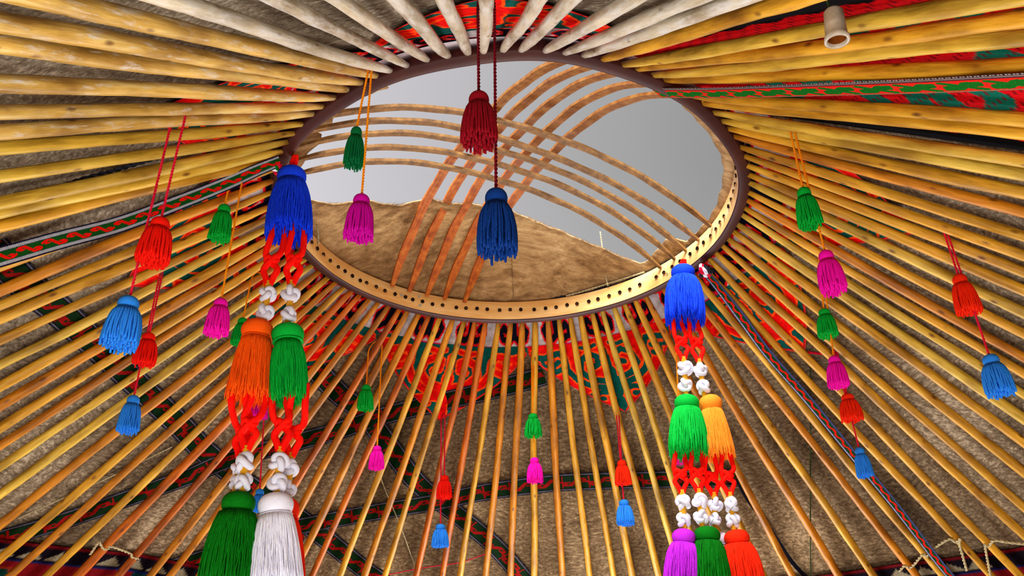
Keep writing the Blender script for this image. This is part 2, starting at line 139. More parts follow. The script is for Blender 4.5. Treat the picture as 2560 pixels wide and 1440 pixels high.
# felt
def feltmat(name,stops,scale,stretch,bump=.6,tint=False):
    m,nt,b=newmat(name);L=nt.links
    tc=N(nt,'ShaderNodeTexCoord');mp=N(nt,'ShaderNodeMapping');mp.inputs['Scale'].default_value=stretch;L.new(tc.outputs['Object'],mp.inputs[0])
    w=N(nt,'ShaderNodeTexNoise',Scale=3.,Detail=2);L.new(tc.outputs['Object'],w.inputs['Vector'])
    ws=N(nt,'ShaderNodeVectorMath',operation='SCALE');ws.inputs['Scale'].default_value=.22;L.new(w.outputs['Color'],ws.inputs[0])
    ad=N(nt,'ShaderNodeVectorMath',operation='ADD');L.new(mp.outputs[0],ad.inputs[0]);L.new(ws.outputs[0],ad.inputs[1])
    a=N(nt,'ShaderNodeTexNoise',Scale=scale,Detail=8,Roughness=.75);L.new(ad.outputs[0],a.inputs['Vector'])
    c=N(nt,'ShaderNodeTexNoise',Scale=2.2,Detail=3);L.new(tc.outputs['Object'],c.inputs['Vector'])
    mx=N(nt,'ShaderNodeMixRGB');mx.inputs[0].default_value=.35;L.new(a.outputs['Fac'],mx.inputs[1]);L.new(c.outputs['Fac'],mx.inputs[2])
    r=ramp(nt,stops);L.new(mx.outputs[0],r.inputs[0]);out=r.outputs[0]
    if tint: # light falloff put into the felt: paler grey near, darker brown at the back
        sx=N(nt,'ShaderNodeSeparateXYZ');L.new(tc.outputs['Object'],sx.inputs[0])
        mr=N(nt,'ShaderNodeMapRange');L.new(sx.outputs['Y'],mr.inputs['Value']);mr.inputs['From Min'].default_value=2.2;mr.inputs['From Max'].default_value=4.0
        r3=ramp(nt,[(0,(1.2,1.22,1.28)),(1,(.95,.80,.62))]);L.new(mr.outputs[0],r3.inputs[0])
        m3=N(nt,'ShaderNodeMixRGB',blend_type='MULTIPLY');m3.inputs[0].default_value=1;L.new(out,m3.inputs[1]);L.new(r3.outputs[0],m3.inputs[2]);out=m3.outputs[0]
    L.new(out,b.inputs['Base Color'])
    b.inputs['Roughness'].default_value=.95;b.inputs['Specular IOR Level'].default_value=.1;b.inputs['Sheen Weight'].default_value=.1
    bp=N(nt,'ShaderNodeBump',Strength=bump,Distance=.012);L.new(a.outputs['Fac'],bp.inputs['Height']);L.new(bp.outputs[0],b.inputs['Normal'])
    return m
M['felt']=feltmat('grey_brown_wool_felt',[(.36,rgb('#3a2e20')),(.455,rgb('#6a5c48')),(.54,rgb('#8e816c')),(.63,rgb('#cec2ac'))],52,(1.,1.,2.4),tint=True)
M['flap']=feltmat('brown_wool_felt',[(.36,rgb('#6e5236')),(.46,rgb('#a08058')),(.55,rgb('#c4a274')),(.66,rgb('#e8cc9c'))],16,(.8,2.2,1.5))
def colmat(name,scale,rough=.9,bump=.4,mult=1.,wave=None):
    m,nt,b=newmat(name);L=nt.links
    at=N(nt,'ShaderNodeAttribute');at.attribute_name='Col'
    tc=N(nt,'ShaderNodeTexCoord');no=N(nt,'ShaderNodeTexNoise',Scale=scale,Detail=4);L.new(tc.outputs['Object'],no.inputs['Vector'])
    r=ramp(nt,[(.3,(.62*mult,)*3),(.7,(1.1*mult,)*3)]);L.new(no.outputs['Fac'],r.inputs[0])
    mx=N(nt,'ShaderNodeMixRGB',blend_type='MULTIPLY');mx.inputs[0].default_value=1;L.new(at.outputs['Color'],mx.inputs[1]);L.new(r.outputs[0],mx.inputs[2])
    L.new(mx.outputs[0],b.inputs['Base Color']);b.inputs['Roughness'].default_value=rough;b.inputs['Specular IOR Level'].default_value=.15
    bp=N(nt,'ShaderNodeBump',Strength=bump,Distance=.004);L.new(no.outputs['Fac'],bp.inputs['Height']);L.new(bp.outputs[0],b.inputs['Normal'])
    return m
M['applique']=colmat('felt_applique',40,mult=1.25)
M['woven']=colmat('woven_band',300,bump=.6)
M['woven_dim']=colmat('dark_woven_band',120,bump=.5,mult=.62)  # woven colours multiplied darker for bands and valance
# ---------------------------------------------------------------- shape helpers
def frames(P):
    P=np.asarray(P,float);T=np.gradient(P,axis=0);T/=np.linalg.norm(T,axis=1)[:,None]+1e-12
    a=np.array([0,0,1.]) if abs(T[0][2])<.9 else np.array([1.,0,0])
    n=np.cross(T[0],a);n/=np.linalg.norm(n);Ns=[n]
    for i in range(1,len(P)):
        n=Ns[-1]-T[i]*np.dot(Ns[-1],T[i]);n/=np.linalg.norm(n)+1e-12;Ns.append(n)
    Ns=np.array(Ns);return P,T,Ns,np.cross(T,Ns)
def tube(P,r,k=8,cap=True,base=0):
    P,T,A,B=frames(P);n=len(P);r=np.broadcast_to(np.asarray(r,float),(n,))
    th=np.arange(k)*2*np.pi/k
    V=(P[:,None]+r[:,None,None]*(np.cos(th)[None,:,None]*A[:,None]+np.sin(th)[None,:,None]*B[:,None])).reshape(-1,3)
    Fc=[(base+i*k+j,base+i*k+(j+1)%k,base+(i+1)*k+(j+1)%k,base+(i+1)*k+j) for i in range(n-1) for j in range(k)]
    if cap:Fc+=[tuple(base+j for j in range(k))[::-1],tuple(base+(n-1)*k+j for j in range(k))]
    return V,Fc
class MB:
    def __init__(s):s.V=[];s.F=[];s.n=0
    def add(s,V,Fc,rel=True):
        s.F+=[tuple(i+s.n for i in f) for f in Fc];s.V.append(np.asarray(V,float));s.n+=len(V);return s
    def tube(s,P,r,k=8,cap=True):return s.add(*tube(P,r,k,cap))
    def mesh(s,name,off=(0,0,0)):return mesh(name,np.concatenate(s.V)-np.asarray(off,float),s.F)
def smooth_path(pts,n=12):
    pts=[np.array(p,float) for p in pts];q=[2*pts[0]-pts[1]]+pts+[2*pts[-1]-pts[-2]];out=[]
    for i in range(1,len(q)-2):
        a,b,c,d=q[i-1],q[i],q[i+1],q[i+2]
        for t in np.linspace(0,1,n,endpoint=False):
            out.append(.5*((2*b)+(-a+c)*t+(2*a-5*b+4*c-d)*t*t+(-a+3*b-3*c+d)*t**3))
    out.append(pts[-1]);return np.array(out)
def resample(P,step):
    P=np.asarray(P,float);d=np.r_[0,np.cumsum(np.linalg.norm(np.diff(P,axis=0),axis=1))];n=max(2,int(d[-1]/step)+1)
    t=np.linspace(0,d[-1],n);return np.c_[np.interp(t,d,P[:,0]),np.interp(t,d,P[:,1]),np.interp(t,d,P[:,2])],t
def twisted(mb,P,r,pitch=None,plies=2,k=6):
    pitch=pitch or r*7;Q,t=resample(P,pitch/8);Q,T,A,B=frames(Q)
    for j in range(plies):
        ph=2*np.pi*(t/pitch+j/plies)
        H=Q+(r*.5)*(np.cos(ph)[:,None]*A+np.sin(ph)[:,None]*B);mb.tube(H,r*.58,k)
    return mb
def cp(a,r,off=0.,z0=None):
    a=R_(a);return np.array([CX+r*math.sin(a),CY-r*math.cos(a),(ZR+.01 if z0 is None else z0)+off-SL*(r-.79)])
def lathe(prof,k=64,groove=0.,gn=32):
    V=[];Fc=[];n=len(prof)
    for r,z in prof:
        for j in range(k):
            th=2*np.pi*j/k;rr=r*(1+(groove*(1 if j%2 else -1)))
            V.append((rr*math.cos(th),rr*math.sin(th),z))
    for i in range(n-1):
        for j in range(k):Fc.append((i*k+j,i*k+(j+1)%k,(i+1)*k+(j+1)%k,(i+1)*k+j))
    Fc.append(tuple(range(k)));Fc.append(tuple((n-1)*k+j for j in range(k))[::-1])
    return np.array(V),Fc
def segdist(X,Y,S):
    """distance from points to polyline strokes; S list of (pts,width) -> min(d-width)"""
    D=np.full(X.shape,9.)
    for pts,w in S:
        for (x0,y0),(x1,y1) in zip(pts[:-1],pts[1:]):
            dx,dy=x1-x0,y1-y0;t=np.clip(((X-x0)*dx+(Y-y0)*dy)/(dx*dx+dy*dy+1e-9),0,1)
            D=np.minimum(D,np.hypot(X-x0-t*dx,Y-y0-t*dy)-w)
    return D
def colmesh(name,P,C_):
    """P (n,m,3) grid, C_ (n,m,3) linear colours"""
    n,m=P.shape[:2];Fc=[(i*m+j,i*m+j+1,(i+1)*m+j+1,(i+1)*m+j) for i in range(n-1) for j in range(m-1)]
    me=bpy.data.meshes.new(name)
    me.from_pydata(P.reshape(-1,3).tolist(),[],Fc);me.update();me.polygons.foreach_set('use_smooth',[True]*len(Fc))
    ca=me.color_attributes.new('Col','FLOAT_COLOR','POINT')
    ca.data.foreach_set('color',np.c_[C_.reshape(-1,3),np.ones(n*m)].ravel());return me
def paint(shape,layers):
    """layers: (mask, hex) painted in order"""
    C_=np.zeros(shape+(3,))
    for mk,h in layers:C_[np.broadcast_to(mk,shape)]=rgb(h)
    return C_
# ================================================================ setting
def cone_sheet(a0,a1,na,r0,r1,nr,off,wob=0.):
    A=np.linspace(a0,a1,na);Rr=np.linspace(r0,r1,nr);V=[]
    for r in Rr:
        for a in A:V.append(cp(a,r,off+wob*(math.sin(a*.31+r*9)+math.sin(a*.83+r*4))))
    F=[(i*na+j,i*na+j+1,(i+1)*na+j+1,(i+1)*na+j) for i in range(nr-1) for j in range(na-1)]
    return np.array(V),F
V,Fc=cone_sheet(-180,180,181,.80,2.86,30,.058,.003)
ceil=obj('ceiling',mesh('ceiling',V,Fc),M['felt']);tag(ceil,'grey brown wool felt roof cover stretched over the poles','roof felt',kind='structure')
ZW=cp(0,2.84,.058)[2]
k=120;V=[];Fc=[]
for i in range(k+1):
    a=R_(i*3);
    for z in (0,ZW):V.append((CX+2.84*math.sin(a),CY-2.84*math.cos(a),z))
Fc=[(2*i,2*i+1,2*i+3,2*i+2) for i in range(k)]
w=obj('wall_round',mesh('wall_round',V,Fc),M['reedwall']);tag(w,'round wall of the tent below the roof poles','wall',kind='structure')
V=[(CX,CY,0)]+[(CX+2.84*math.sin(R_(i*3)),CY-2.84*math.cos(R_(i*3)),0) for i in range(k)]
fl=obj('floor',mesh('floor',V,[(0,1+i,1+(i+1)%k) for i in range(k)]),M['earth']);tag(fl,'earth floor of the tent','floor',kind='structure')
# ================================================================ crown ring
crown=empty('crown_ring',(CX,CY,ZR),'round bent-wood crown ring with peg holes framing the sky opening','crown ring')
def ringmesh(name,prof,k=240):
    V=[];Fc=[];n=len(prof)
    for i in range(k):
        a=2*math.pi*i/k;wv=.0035*math.sin(5*a+1)+.002*math.sin(11*a)
        for r,z in prof:V.append(((r+wv)*math.sin(a),-(r+wv)*math.cos(a),z+.5*wv))
    for i in range(k):
        j=(i+1)%k
        for q in range(n-1):Fc.append((i*n+q,i*n+q+1,j*n+q+1,j*n+q))
    return mesh(name,V,Fc,True)
ip=[(.772,.086),(.753,.086),(.749,.082),(.749,.003)]
ob=[(.749,.003),(.751,.0),(.756,-.001),(.762,-.001),(.784,.001),(.788,.006),(.788,.082),(.784,.087),(.772,.086)]
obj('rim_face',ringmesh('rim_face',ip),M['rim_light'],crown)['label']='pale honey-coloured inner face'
obj('outer_hoop',ringmesh('outer_hoop',ob),M['rim_shaded'],crown)['label']='dark shaded outer hoop'
# socket holes seen on the inner face
V=[];Fc=[];kk=16
for s_,z0 in ((1.,.0),):
    pass
def disc(rad,depth):
    V=[(0,0,0)]+[(rad*math.cos(2*math.pi*i/kk),0,rad*math.sin(2*math.pi*i/kk)) for i in range(kk)]+[(rad*math.cos(2*math.pi*i/kk),depth,rad*math.sin(2*math.pi*i/kk)) for i in range(kk)]
    F=[(0,1+i,1+(i+1)%kk) for i in range(kk)]+[(1+i,1+(i+1)%kk,1+kk+(i+1)%kk,1+kk+i) for i in range(kk)]
    return mesh('disc',V,F,False)
hm=disc(.0075,.004);pm=disc(.0060,.004);sm=disc(.005,.003)
azs=[math.degrees(math.atan2(p[0]-CX,-(p[1]-CY))) for p in POLES]
for i,a in enumerate(azs):
    j=rng.uniform(-.3,.3)
    def place(o,rad,z,a_=a):
        t=R_(a_+j);o.location=(rad*math.sin(t),-rad*math.cos(t),z);o.rotation_euler=(0,0,t)
    h=obj('socket_hole',hm,M['hole'],crown);wv=.0035*math.sin(5*R_(a)+1)+.002*math.sin(11*R_(a));place(h,.7478+wv,.043+rng.uniform(-.002,.002))
    if rng.random()<.6:
        pg=obj('peg_end',pm,M['peg'],h);pg.location=(rng.uniform(-.0015,.0015),-.0009,-.0035)
        pg.scale=(1,1,.7)
for a,z in ((-143.2,.046),(-149.2,.062),(-149.6,.02),(127,.03)):
    o=obj('screw',sm,M['screw'],crown);t=R_(a);o.location=(.7462*math.sin(t),-.7462*math.cos(t),z);o.rotation_euler=(0,0,t)
# lattice laths arching over the opening
def end(a):a=R_(a);return np.array([CX+.744*math.sin(a),CY-.744*math.cos(a),ZR+.07])
ordn=['first','second','third','fourth','fifth']
for i,(a1,a2,H,sk) in enumerate(LATHS):
    n=60;u=np.linspace(0,1,n);P=end(a1)+(end(a2)-end(a1))*u[:,None]
    P[:,2]+=H*(1-np.abs(2*u-1)**2.4)+sk*np.sin(2*np.pi*u)
    d=(P[-1]-P[0]);d[2]=0;d/=np.linalg.norm(d);side=np.array([d[1],-d[0],0])
    T=np.gradient(P,axis=0);T/=np.linalg.norm(T,axis=1)[:,None];up=np.cross(side,T)
    up*=np.sign(up[:,2:3].mean())
    V=[];
    for q in range(n):
        e=min(u[q],1-u[q]);tw=min(1,.45+e*9);w_=((.0115 if i<5 else .0160)+.0008*math.sin(q*.9+i))*tw;h_=.0055*(.7+.3*tw)
        c=P[q]+side*(.0015*math.sin(q*.7+i*2))
        for sx,sz in ((-1,-1),(-.4,-1.12),(0,-.95),(.4,-1.12),(1,-1),(1,1),(-1,1)):V.append(c+side*w_*sx+up[q]*h_*sz)
    k=7;Fc=[(q*k+j,q*k+(j+1)%k,(q+1)*k+(j+1)%k,(q+1)*k+j) for q in range(n-1) for j in range(k)]
    Fc+=[tuple(range(k)),tuple((n-1)*k+j for j in range(k))[::-1]]
    o=obj('lath',mesh('lath',np.array(V)-P[0],Fc,False),M['lath_grey'] if i<5 else M['lath'],crown);o.location=Vector(P[0])-Vector((CX,CY,ZR))
# felt cover beyond the opening
def dome(r):return ZR+.07+.27*(1-min(1.3,r/.78)**2.2)+.035
EDGE=[(-180,.41),(-157,.395),(-135,.43),(-124,.51),(-110,.59),(-99,.70),(-94,.73),(-85,.73),(-79,.71),(-75,.685),(-72,.66),(-68,.65),(-66,.69),(-64,.64),(-60,.63),(-58,.68),(-56,.64),(-52,.59),(-48,.55),(-46,.52),(-44.5,.56),(-43,.70),(-38,.80),(0,.84),(42,.80),(50,.68),(58.7,.64),(62,.65),(66.6,.66),(70,.68),(74.6,.70),(78.6,.715),(83,.725),(91,.737),(95,.742),(101,.748),(107.5,.753),(113,.757),(119,.765),(121,.735),(124,.72),(129,.73),(133,.742),(136.5,.74),(141,.69),(146,.63),(158,.52),(170,.45),(180,.41)]
ea=np.array([e[0] for e in EDGE]);er=np.array([e[1] for e in EDGE])
aa=np.arange(-180,180.1,.75);V=[];nr=16
for a in aa:
    r0=np.interp(a,ea,er)+(.006 if -90<a<-40 else .0022)*math.sin(a*.9);r1=.93
    for t in np.linspace(0,1,nr):
        r=r0+(r1-r0)*t**.9
        z=dome(r)+.006*math.sin(a*.2+r*20) if r<.82 else dome(.82)-(r-.82)*.8
        V.append((CX+r*math.sin(R_(a)),CY-r*math.cos(R_(a)),max(z,ZR+.02-(r-.8)*.5)))
Fc=[(i*nr+j,i*nr+j+1,(i+1)*nr+j+1,(i+1)*nr+j) for i in range(len(aa)-1) for j in range(nr-1)]
fo=obj('felt_cover',mesh('felt_cover',np.array(V)-np.array([CX,CY,ZR]),Fc),M['flap'],loc=(CX,CY,ZR));tag(fo,'brown wool felt flap folded back over the far side of the opening','felt cover')
sol=fo.modifiers.new('thick','SOLIDIFY');sol.thickness=.008;sol.offset=1
# fuzzy fringe of wool fibres on the flap edge
mb=MB()
for i in range(1500):
    a=rng.uniform(138,262);a=a-360 if a>180 else a;r0=float(np.interp(a,ea,er))
    P0=np.array([CX+r0*math.sin(R_(a)),CY-r0*math.cos(R_(a)),dome(r0)])
    d=np.array([-math.sin(R_(a))+rng.uniform(-.8,.8),math.cos(R_(a))+rng.uniform(-.8,.8),rng.uniform(-.2,.3)])*rng.uniform(.008,.02)
    mb.tube([P0-d*.4,P0+d*.5,P0+d+np.array([0,0,-.003])],[.00025,.0002,.0001],3,False)
tag(obj('edge_fibres',mb.mesh('edge_fibres',(CX,CY,ZR)),M['flap'],fo),kind='stuff')
# ropes at the rim
def ropeobj(name,P,r,mat,label,cat,n=8,group=None):
    P=smooth_path(P,n) if len(P)>2 else np.array(P,float);mb=MB();twisted(mb,P,r)
    o=obj(name,mb.mesh(name,P[0]),mat,loc=P[0]);return tag(o,label,cat,group)
ropeobj('edge_cord',[(CX+.768*math.sin(R_(a)),CY-.768*math.cos(R_(a)),ZR+.094+.004*math.sin(a)) for a in range(104,170,4)],.007,M['darkcord'],'dark cord lying along the top of the far right rim','cord')
ropeobj('rim_rope',[(CX+.757*math.sin(R_(a)),CY-.757*math.cos(R_(a)),ZR+.095+.01*math.sin((a-135)*.12)) for a in range(136,164,3)],.0042,M['rope'],'thin pale rope running along the far rim beside the felt flap','rope')
def cyl(a,r,z):return (CX+r*math.sin(R_(a)),CY-r*math.cos(R_(a)),z)
ropeobj('hanging_rope',[cyl(149.6,.74,3.50),cyl(149.3,.741,3.4),cyl(149,.741,3.3),cyl(148.6,.742,3.236)],.0032,M['rope'],'thin pale rope dropping to the rim right of the lath feet','rope')
ropeobj('hanging_rope',[cyl(-104.5,.742,3.36),cyl(-106,.741,3.3),cyl(-107.7,.74,3.213)],.0036,M['rope'],'fuzzy pale rope dropping to the rim beside the left tassel garland','rope')
# ================================================================ poles
NP_=len(POLES)
def ordinal(n):
    if 10<=n%100<=20:s='th'
    else:s={1:'st',2:'nd',3:'rd'}.get(n%10,'th')
    w_=['','first','second','third','fourth','fifth','sixth','seventh','eighth','ninth','tenth']
    return w_[n] if n<=10 else '%d%s'%(n,s)
TINT={'pole_highlit':'whitish','pole_glinting':'patchy yellow','pole_pale':'pale','pole_honey':'honey-yellow','pole_ochre':'ochre','pole_orange':'orange-brown','pole_brown':'reddish brown'}
for i,p in enumerate(POLES):
    T=np.array(p[:3]);Q=np.array(p[3:]);a=azs[i]
    d=(Q-T)/np.linalg.norm(Q-T);hr=np.linalg.norm(d[:2])
    # to the bend near the wall
    s0=0.;L=3.0
    while math.hypot(T[0]+d[0]*s0-CX,T[1]+d[1]*s0-CY)<2.55 and s0<L:s0+=.01
    n=44;s=np.linspace(0,s0,n);P=T+d*s[:,None]
    side=np.array([d[1],-d[0],0])/hr;up=np.cross(side,d);ph=rng.uniform(0,6);am=rng.uniform(.002,.006)
    win=np.sin(np.pi*np.clip(s/np.linalg.norm(Q-T),0,1))
    P+=side*(am*np.sin(s*4+ph)*np.clip(win,0,1))[:,None]+up*(am*.8*np.sin(s*3.1+ph*2)*win)[:,None]
    hd=d[:2]/hr
    e=P[-1];B=np.array([e+np.array([hd[0]*x,hd[1]*x,z]) for x,z in ((.06,-.055),(.11,-.12),(.14,-.2),(.15,-.3))])
    P=np.vstack([P,B])
    rr=np.interp(np.arange(len(P)),[0,2,4,8,len(P)-1],[.0105,.0135,.0145,.0150,.0168])*rng.uniform(.92,1.10)
    rr*=1+.045*np.convolve(npr.standard_normal(len(P)+2),[.3,.6,.3],'valid');rr[0]=.0098
    Pp,Tt,A_,B_=frames(P);k=10;th=np.arange(k)*2*np.pi/k
    fl_=np.interp(np.arange(len(P)),[0,5],[.78,1.])
    V=(Pp[:,None]+rr[:,None,None]*(np.cos(th)[None,:,None]*A_[:,None]+(np.sin(th)[None,:,None]*B_[:,None])*fl_[:,None,None]))
    V=V*1.0+npr.standard_normal(V.shape)*.00035;V=V.reshape(-1,3)
    m_=len(P);Fc=[(q*k+j,q*k+(j+1)%k,(q+1)*k+(j+1)%k,(q+1)*k+j) for q in range(m_-1) for j in range(k)]+[tuple(range(k))[::-1],tuple((m_-1)*k+j for j in range(k))]
    R3=np.array([side,np.cross(d,side),d]) # rows = local axes
    Vl=(V-T)@R3.T
    # tint: more orange towards the far low left part
    low=max(0,-math.cos(R_(a)));left=max(0,-math.sin(R_(a)))
    t=.30*low+.55*left*low+rng.uniform(-.2,.3)
    if -26<a<17:key='pole_highlit'
    elif -48<a<=-26:key='pole_glinting'
    elif -60<a<0:key='pole_pale' if rng.random()<.7 else 'pole_honey'
    elif t<.25:key=rng.choice(['pole_honey','pole_honey','pole_pale'])
    elif t<.5:key=rng.choice(['pole_honey','pole_ochre'])
    elif t<.78:key=rng.choice(['pole_ochre','pole_ochre','pole_orange'])
    else:key=rng.choice(['pole_orange','pole_ochre','pole_brown'])
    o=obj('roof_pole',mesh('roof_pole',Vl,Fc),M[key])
    mw=Matrix([[R3[0][0],R3[1][0],R3[2][0],T[0]],[R3[0][1],R3[1][1],R3[2][1],T[1]],[R3[0][2],R3[1][2],R3[2][2],T[2]],[0,0,0,1]])
    o.matrix_world=mw
    if i<=10:ref='%s pole counter-clockwise from the right patterned strap'%ordinal(11-i)
    elif i<=32:ref='%s pole clockwise from the right patterned strap'%ordinal(i-10)
    elif i<=56:ref='%s pole clockwise from the lower right strap'%ordinal(i-32)
    elif i<=80:ref='%s pole counter-clockwise from the left strap'%ordinal(81-i)
    else:ref='%s pole clockwise from the left strap'%ordinal(i-80)
    tag(o,'varnished %s roof pole, %s'%(TINT[key],ref),'roof pole','roof poles fanning out from the crown ring')
# ================================================================ applique band and pendants
OFF=.043
# scroll band round the ring
na,nb=1500,34
A=np.linspace(-180,180,na);Y=np.linspace(0,1,nb);X_,Y_=np.meshgrid(A,Y,indexing='ij')
per=12.;x=((X_/per+.5)%1-.5)*2.2*1.0
x=np.abs(x)
st=[([(0,-.1),(0,.62)],.15),([(0,.62),(.28,.80),(.56,.72),(.66,.5),(.5,.36),(.40,.46)],.10)]
D=segdist(x,Y_,st);D=np.minimum(D,Y_-.16-.06*np.cos(X_*.52))
C_=paint(X_.shape,[(True,'#b9b2b4'),(D<.075,'#e01418'),(D<.0,'#0d1022'),(Y_>.965,'#c8145a')])
P=np.zeros(X_.shape+(3,));rad=.80+Y_*.125
P[...,0]=rad*np.sin(np.radians(X_));P[...,1]=-rad*np.cos(np.radians(X_));P[...,2]=.01+OFF-SL*(rad-.79)
frieze=empty('applique_frieze',(CX,CY,ZR),'applique felt frieze of scrolls and horned pendants behind poles around the ring','felt frieze')
o=obj('scroll_band',colmesh('scroll_band',P,C_),M['applique'],frieze)
def pendant(name,teal):
    n,m=150,130;U=np.linspace(-1,1,m);Vv=np.linspace(0,1,n);V_,U_=np.meshgrid(Vv,U,indexing='ij')
    wv=np.interp(V_,[0,.10,.16,.45,.8,1.],[1,1,.96,.66,.26,.02])
    X_=np.abs(U_*wv);Y_=V_;sx=U_*wv
    red=[([(0,.16),(0,.42)],.034),([(0,.42),(0,.70)],.058),([(0,.70),(0,.78)],.03),([(0,.79),(0,.87)],.050),([(0,.87),(0,.935)],.018),
      ([(.93,.09),(.90,.14),(.80,.16),(.70,.13),(.60,.12),(.53,.19),(.52,.33),(.42,.47),(.26,.57),(.05,.62)],.036),
      ([(.62,.22),(.71,.27),(.67,.34),(.60,.31)],.032),([(.84,.17),(.80,.26),(.74,.24)],.022),
      ([(.06,.54),(.24,.49),(.36,.37),(.33,.24),(.22,.18),(.12,.22),(.13,.32),(.20,.34)],.036),
      ([(.05,.67),(.2,.66),(.30,.69),(.27,.76),(.18,.75)],.032),([(.10,.08),(.2,.11),(.3,.09)],.022)]
    D=segdist(X_,Y_*.95+.0,red)
    edge=wv-np.abs(sx)
    if teal:L=[(True,'#045a52'),(D<.020,'#ff5a10'),(D<.0,'#e80f0a')]
    else:L=[(True,'#e80f0a'),(D<.020,'#ff5a10'),(D<.0,'#045a52')]
    L+=[((edge<.035)&(V_>.1),'#c01020'),((edge<.015)&(V_>.1),'#e04030')]
    C_=paint(X_.shape,L)
    az=sx*19.3;rad=.918+V_*.305
    P=np.zeros(X_.shape+(3,));P[...,0]=rad*np.sin(np.radians(az));P[...,1]=-rad*np.cos(np.radians(az));P[...,2]=.01+OFF-SL*(rad-.79)-.002+.003*np.sin(V_*5+U_*4)
    return colmesh(name,P,C_)
pt=pendant('felt_pendant',True);pr=pendant('felt_pendant_red',False)
PEN=[(-1.5,pt,'teal felt pendant with red scrolls above the crown ring top'),(-42,pr,'red felt pendant with teal scrolls, left of the dark red tassel'),(-86,pr,'red felt pendant with teal scrolls behind poles below the left strap'),(-124,pt,'teal felt pendant with red scrolls behind the orange garland tassel'),
(-164,pt,'teal felt pendant with large red horn scrolls, centre below the ring'),(157,pr,'red felt pendant with teal horn scrolls, beside the right garland'),(116.5,pt,'teal felt pendant with red scrolls above the lower right strap'),(76.5,pr,'red felt pendant behind the green tassel at far right')]
for a,me,lb in PEN:
    o=obj('felt_pendant',me,M['applique'],frieze);o.rotation_euler=(0,0,R_(a));o['label']=lb
# ================================================================ patterned reed mat (near right)
na,nr=190,260
A=np.linspace(21.2,51.3,na);Rr=np.linspace(.80,1.95,nr);R__,A__=np.meshgrid(Rr,A,indexing='ij')
sk=(A__-36)*R__*.0175+ .35*(R__-.8);x=(R__-.8)/.42+.0*sk;y=(A__-36.2)/12.
xs=np.abs(((x+.15)%1)-.5)*2;
mot=[([(0,.0),(.35,.1),(.6,.45),(.45,.75),(.15,.7),(.12,.45)],.11),([(.8,-.8),(.6,-.45),(.3,-.5),(.25,-.8)],.10),([(1,-.2),(.8,0),(1,.3)],.12)]
D=segdist(xs,y,mot)
wig=.6*np.sin(R__*70)
L=[(True,'#e40a1c'),((D<0)&(R__>.95),'#047a68'),((np.sin(R__*520+y*14)>.92),'#7a0418'),((A__+.25*np.sin(R__*60)<23.2)|(A__+.2*np.sin(R__*50)>49.2),'#0e1018')]
C_=paint(R__.shape,L)
P=np.zeros(R__.shape+(3,));P[...,0]=R__*np.sin(np.radians(A__));P[...,1]=-R__*np.cos(np.radians(A__));P[...,2]=.01+.036-SL*(R__-.79)
o=obj('patterned_reed_mat',colmesh('patterned_reed_mat',P,C_),M['woven'],loc=(CX,CY,ZR));tag(o,'red and teal yarn-wrapped reed mat edged in black behind the right poles','reed mat')
# ================================================================ embroidered valance low on the roof
na,nr=1500,40
A=np.linspace(60,300,na);Rr=np.linspace(0,1,nr);A__,Y_=np.meshgrid(A,Rr,indexing='ij')
x=(A__/3.)%1;xl=((A__/40.)%1-.5)*2
D=segdist(np.abs(xl)*1.6,(Y_-.3)/.7,[([(0,.3),(.3,.6),(.6,.4),(.9,.7)],.15),([(1.1,.2),(1.3,.6)],.14),([(.2,1),(.5,.95)],.1)])
pan=(((A__-72)//32)%2)<1
L=[(True,'#a01020'),(pan,'#06484c'),((D<.04),'#c04010'),((D<0),'#085048'),((D<0)&pan,'#b81014'),
(Y_<.24,'#1a0a20'),((Y_<.2)&(Y_>.07)&(np.abs(x-.5)*2<(Y_-.07)/.13)&(((A__/3.)%5)<4.),'#b9ad90'),(Y_<.05,'#8a0c1c'),((Y_>.22)&(Y_<.25),'#152a70')]
C_=paint(A__.shape,L)
rv=np.interp(A__,[60,116,130,180,233,249,300],[2.13,2.11,2.07,2.03,1.955,2.01,2.05])
rad=rv+Y_*.32;P=np.zeros(A__.shape+(3,));P[...,0]=rad*np.sin(np.radians(A__));P[...,1]=-rad*np.cos(np.radians(A__));P[...,2]=.01+.034-SL*(rad-.79)
o=obj('embroidered_valance',colmesh('embroidered_valance',P,C_),M['woven_dim'],loc=(CX,CY,ZR));tag(o,'dark red and teal valance edged with white triangles at the roof foot','valance')
# ================================================================ woven straps and bands
def strip(name,pts,width,fn,nv,step,twist=0.,sag=0.,taper=None,tw2=None):
    P=smooth_path(pts,10);Q,t=resample(P,step);T=np.gradient(Q,axis=0);T/=np.linalg.norm(T,axis=1)[:,None]
    rad=np.c_[Q[:,0]-CX,Q[:,1]-CY];rad/=np.linalg.norm(rad,axis=1)[:,None]
    nrm=np.c_[rad[:,0]*SL,rad[:,1]*SL,np.ones(len(Q))];nrm/=np.linalg.norm(nrm,axis=1)[:,None]
    S_=np.cross(T,nrm);S_/=np.linalg.norm(S_,axis=1)[:,None]
    tw=np.linspace(twist,tw2 if tw2 is not None else twist,len(Q))[:,None]
    S2=S_*np.cos(tw)+nrm*np.sin(tw)
    w_=width*(np.ones(len(Q)) if taper is None else np.interp(t/t[-1],[0,.12,1],taper))
    v=np.linspace(-1,1,nv);G=Q[:,None]+S2[:,None]*(v[None,:,None]*w_[:,None,None]/2)
    X_,V_=np.meshgrid(t/width,v,indexing='ij')
    return colmesh(name,G-Q[0],fn(X_,V_)),Q[0]
HK=[([(-.28,-.62),(.28,.62)],.13),([(.28,.62),(.62,.62),(.62,.05),(.40,.05)],.10),([(-.28,-.62),(-.62,-.62),(-.62,-.05),(-.40,-.05)],.10)]
